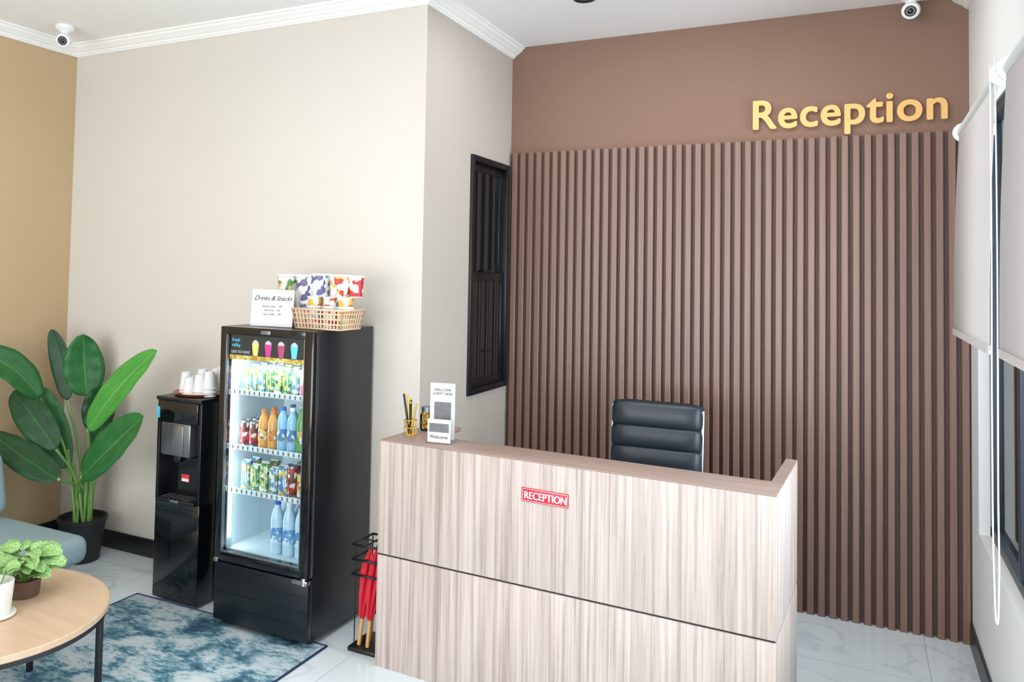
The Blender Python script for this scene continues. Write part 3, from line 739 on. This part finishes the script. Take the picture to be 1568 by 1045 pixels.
# ================================================================ UMBRELLA STAND
us=empty('umbrella_stand',(-2.125,3.42,0))
ux0=-.018
box(us,'base_tray',ux0-.012,.135,-.07,.13,.001,.022,m_blackm,bev=.004)
for x in (ux0,.128):
    for y in (-.030,.122): cyl(us,'post',(x,y,.02),(x,y,.505),.003,m_blackm)
for z in (.36,.43,.50):
    tube(us,'rail',[(ux0,-.062,z),(.128,-.062,z),(.128,.122,z),(ux0,.122,z)],.006,m_blackm,cyc=True,smooth=False)
    cyl(us,'divider',(.05,-.062,z),(.05,.122,z),.004,m_blackm)
    cyl(us,'divider_b',(ux0,.03,z),(.128,.03,z),.004,m_blackm)
m_umb=M('umbrella_red',(196,22,44),rough=.55,noise=.15,nscale=20)
m_umbw=M('umbrella_wood',(206,158,96),rough=.45)
def umbrella(x,y,lx,ly):
    u=empty('folded_umbrella',(x,y,.024)); u.rotation_euler=(lx,ly,0)
    n=16; v=[];fc=[]; pr=[(.008,.12),(.016,.14),(.026,.24),(.032,.34),(.026,.39),(.010,.44),(.005,.46)]
    for r,z in pr:
        for i in range(n):
            a=2*math.pi*i/n+z*2; rr=r*(1.18 if i%2 else .78); v.append((rr*math.cos(a),rr*math.sin(a),z))
    for j in range(len(pr)-1):
        for i in range(n): fc.append((j*n+i,j*n+(i+1)%n,(j+1)*n+(i+1)%n,(j+1)*n+i))
    addmesh('canopy',v,fc,m_umb,u)
    cyl(u,'handle',(0,0,0),(0,0,.13),.010,m_umbw); cyl(u,'shaft',(0,0,.12),(0,0,.48),.004,m_blackm)
umbrella(-2.115,3.39,math.radians(-1),math.radians(6)); umbrella(-2.065,3.385,math.radians(-2),math.radians(4)); umbrella(-2.095,3.45,math.radians(0),math.radians(7))

# ================================================================ CAMERAS (CCTV), DOWNLIGHT
m_cam=M('cctv_white',(238,238,238),rough=.35)
def cctv(loc,face):
    c=empty('security_camera',loc); face=Vector(face).normalized()
    lathe(c,'mount',[(0,0),(.055,0),(.058,-.006),(.056,-.022),(.04,-.034),(.026,-.040),(.026,-.06),(0,-.06)],m_cam,n=32)
    q=face.to_track_quat('Z','Y').to_euler()
    lathe(c,'head_body',[(0,-.045),(.02,-.042),(.036,-.028),(.044,-.005),(.044,.02),(.040,.034),(.028,.040)],m_cam,loc=(0,0,-.085),rot=q,n=32)
    lathe(c,'lens_face',[(.028,.040),(.026,.036),(0,.036)],m_black,loc=(0,0,-.085),rot=q,n=32)
    lathe(c,'lens',[(.016,.036),(.015,.043),(.008,.047),(0,.048)],m_blackg,loc=(0,0,-.085),rot=q,n=24)
    lathe(c,'lens_ring',[(.019,.0365),(.018,.040),(.016,.040)],m_silver,loc=(0,0,-.085),rot=q,n=24)
cctv((-4.40,3.42,H),(.5,-.8,-.45))
cctv((.235,4.86,H+.0),(-.1,-.9,-.35))
dl=empty('ceiling_downlight',(-1.31,4.23,H))
lathe(dl,'ring',[(.045,-.001),(.055,-.004),(.058,-.010),(.05,-.012),(.042,-.004)],m_black,n=32)
lathe(dl,'lens',[(0,-.003),(.043,-.003)],M('downlight_lens',(90,86,80)),n=32)

# ================================================================ LIGHTS
def area(name,loc,dirv,sx,sy,power,col=(1,1,1),spread=180):
    L=bpy.data.lights.new(name,'AREA'); L.shape='RECTANGLE'; L.size=sx; L.size_y=sy; L.energy=power; L.color=col; L.spread=math.radians(spread)
    o=bpy.data.objects.new(name,L); COL.objects.link(o); o.location=loc
    o.rotation_euler=(-Vector(dirv)).to_track_quat('Z','Y').to_euler(); return o
area('storefront_daylight',(-2.0,YF-.25,1.6),(0,1,.05),4.3,2.4,212,(.97,.99,1))
area('window_daylight',(XR+.55,3.0,1.7),(-1,0,-.08),3.2,1.9,145,(.90,.96,1))
area('ceiling_fill_light',(-1.6,1.4,H-.03),(.12,0,-1),2.6,2.4,54,(1,.99,.98))  # added ceiling fill to lift the right wall, no fixture
area('reception_fill_light',(-.8,3.9,H-.03),(.0,.15,-1),1.6,.5,22,(1,.98,.96))  # added fill near the counter to brighten the slats, no cove
W_=bpy.data.worlds.new('daylight'); S.world=W_; W_.use_nodes=True
wn=W_.node_tree.nodes; wl=W_.node_tree.links
bg=wn['Background']; bg.inputs['Color'].default_value=lin((214,232,250)); bg.inputs['Strength'].default_value=1.3

# ================================================================ CAMERA
fpx,yaw,pitch,roll,cx,cy=1255.854,27.685,2.268,1.190,658.16,369.032
y=math.radians(yaw);t=math.radians(pitch);r=math.radians(roll)
fw=Vector((-math.sin(y)*math.cos(t),math.cos(y)*math.cos(t),math.sin(t)))
rt=Vector((math.cos(y),math.sin(y),0)); up=rt.cross(fw)
R=rt*math.cos(r)+up*math.sin(r); U=-rt*math.sin(r)+up*math.cos(r)
cd_=bpy.data.cameras.new('camera'); co=bpy.data.objects.new('camera',cd_); COL.objects.link(co)
cd_.sensor_width=36; cd_.sensor_fit='HORIZONTAL'; cd_.lens=36*fpx/1568
cd_.shift_x=(784-cx)/1568; cd_.shift_y=(cy-522.67)/1568
cd_.clip_start=.05
mw=Matrix((R,U,-fw)).transposed().to_4x4(); mw.translation=(0,0,1.8); co.matrix_world=mw
S.camera=co
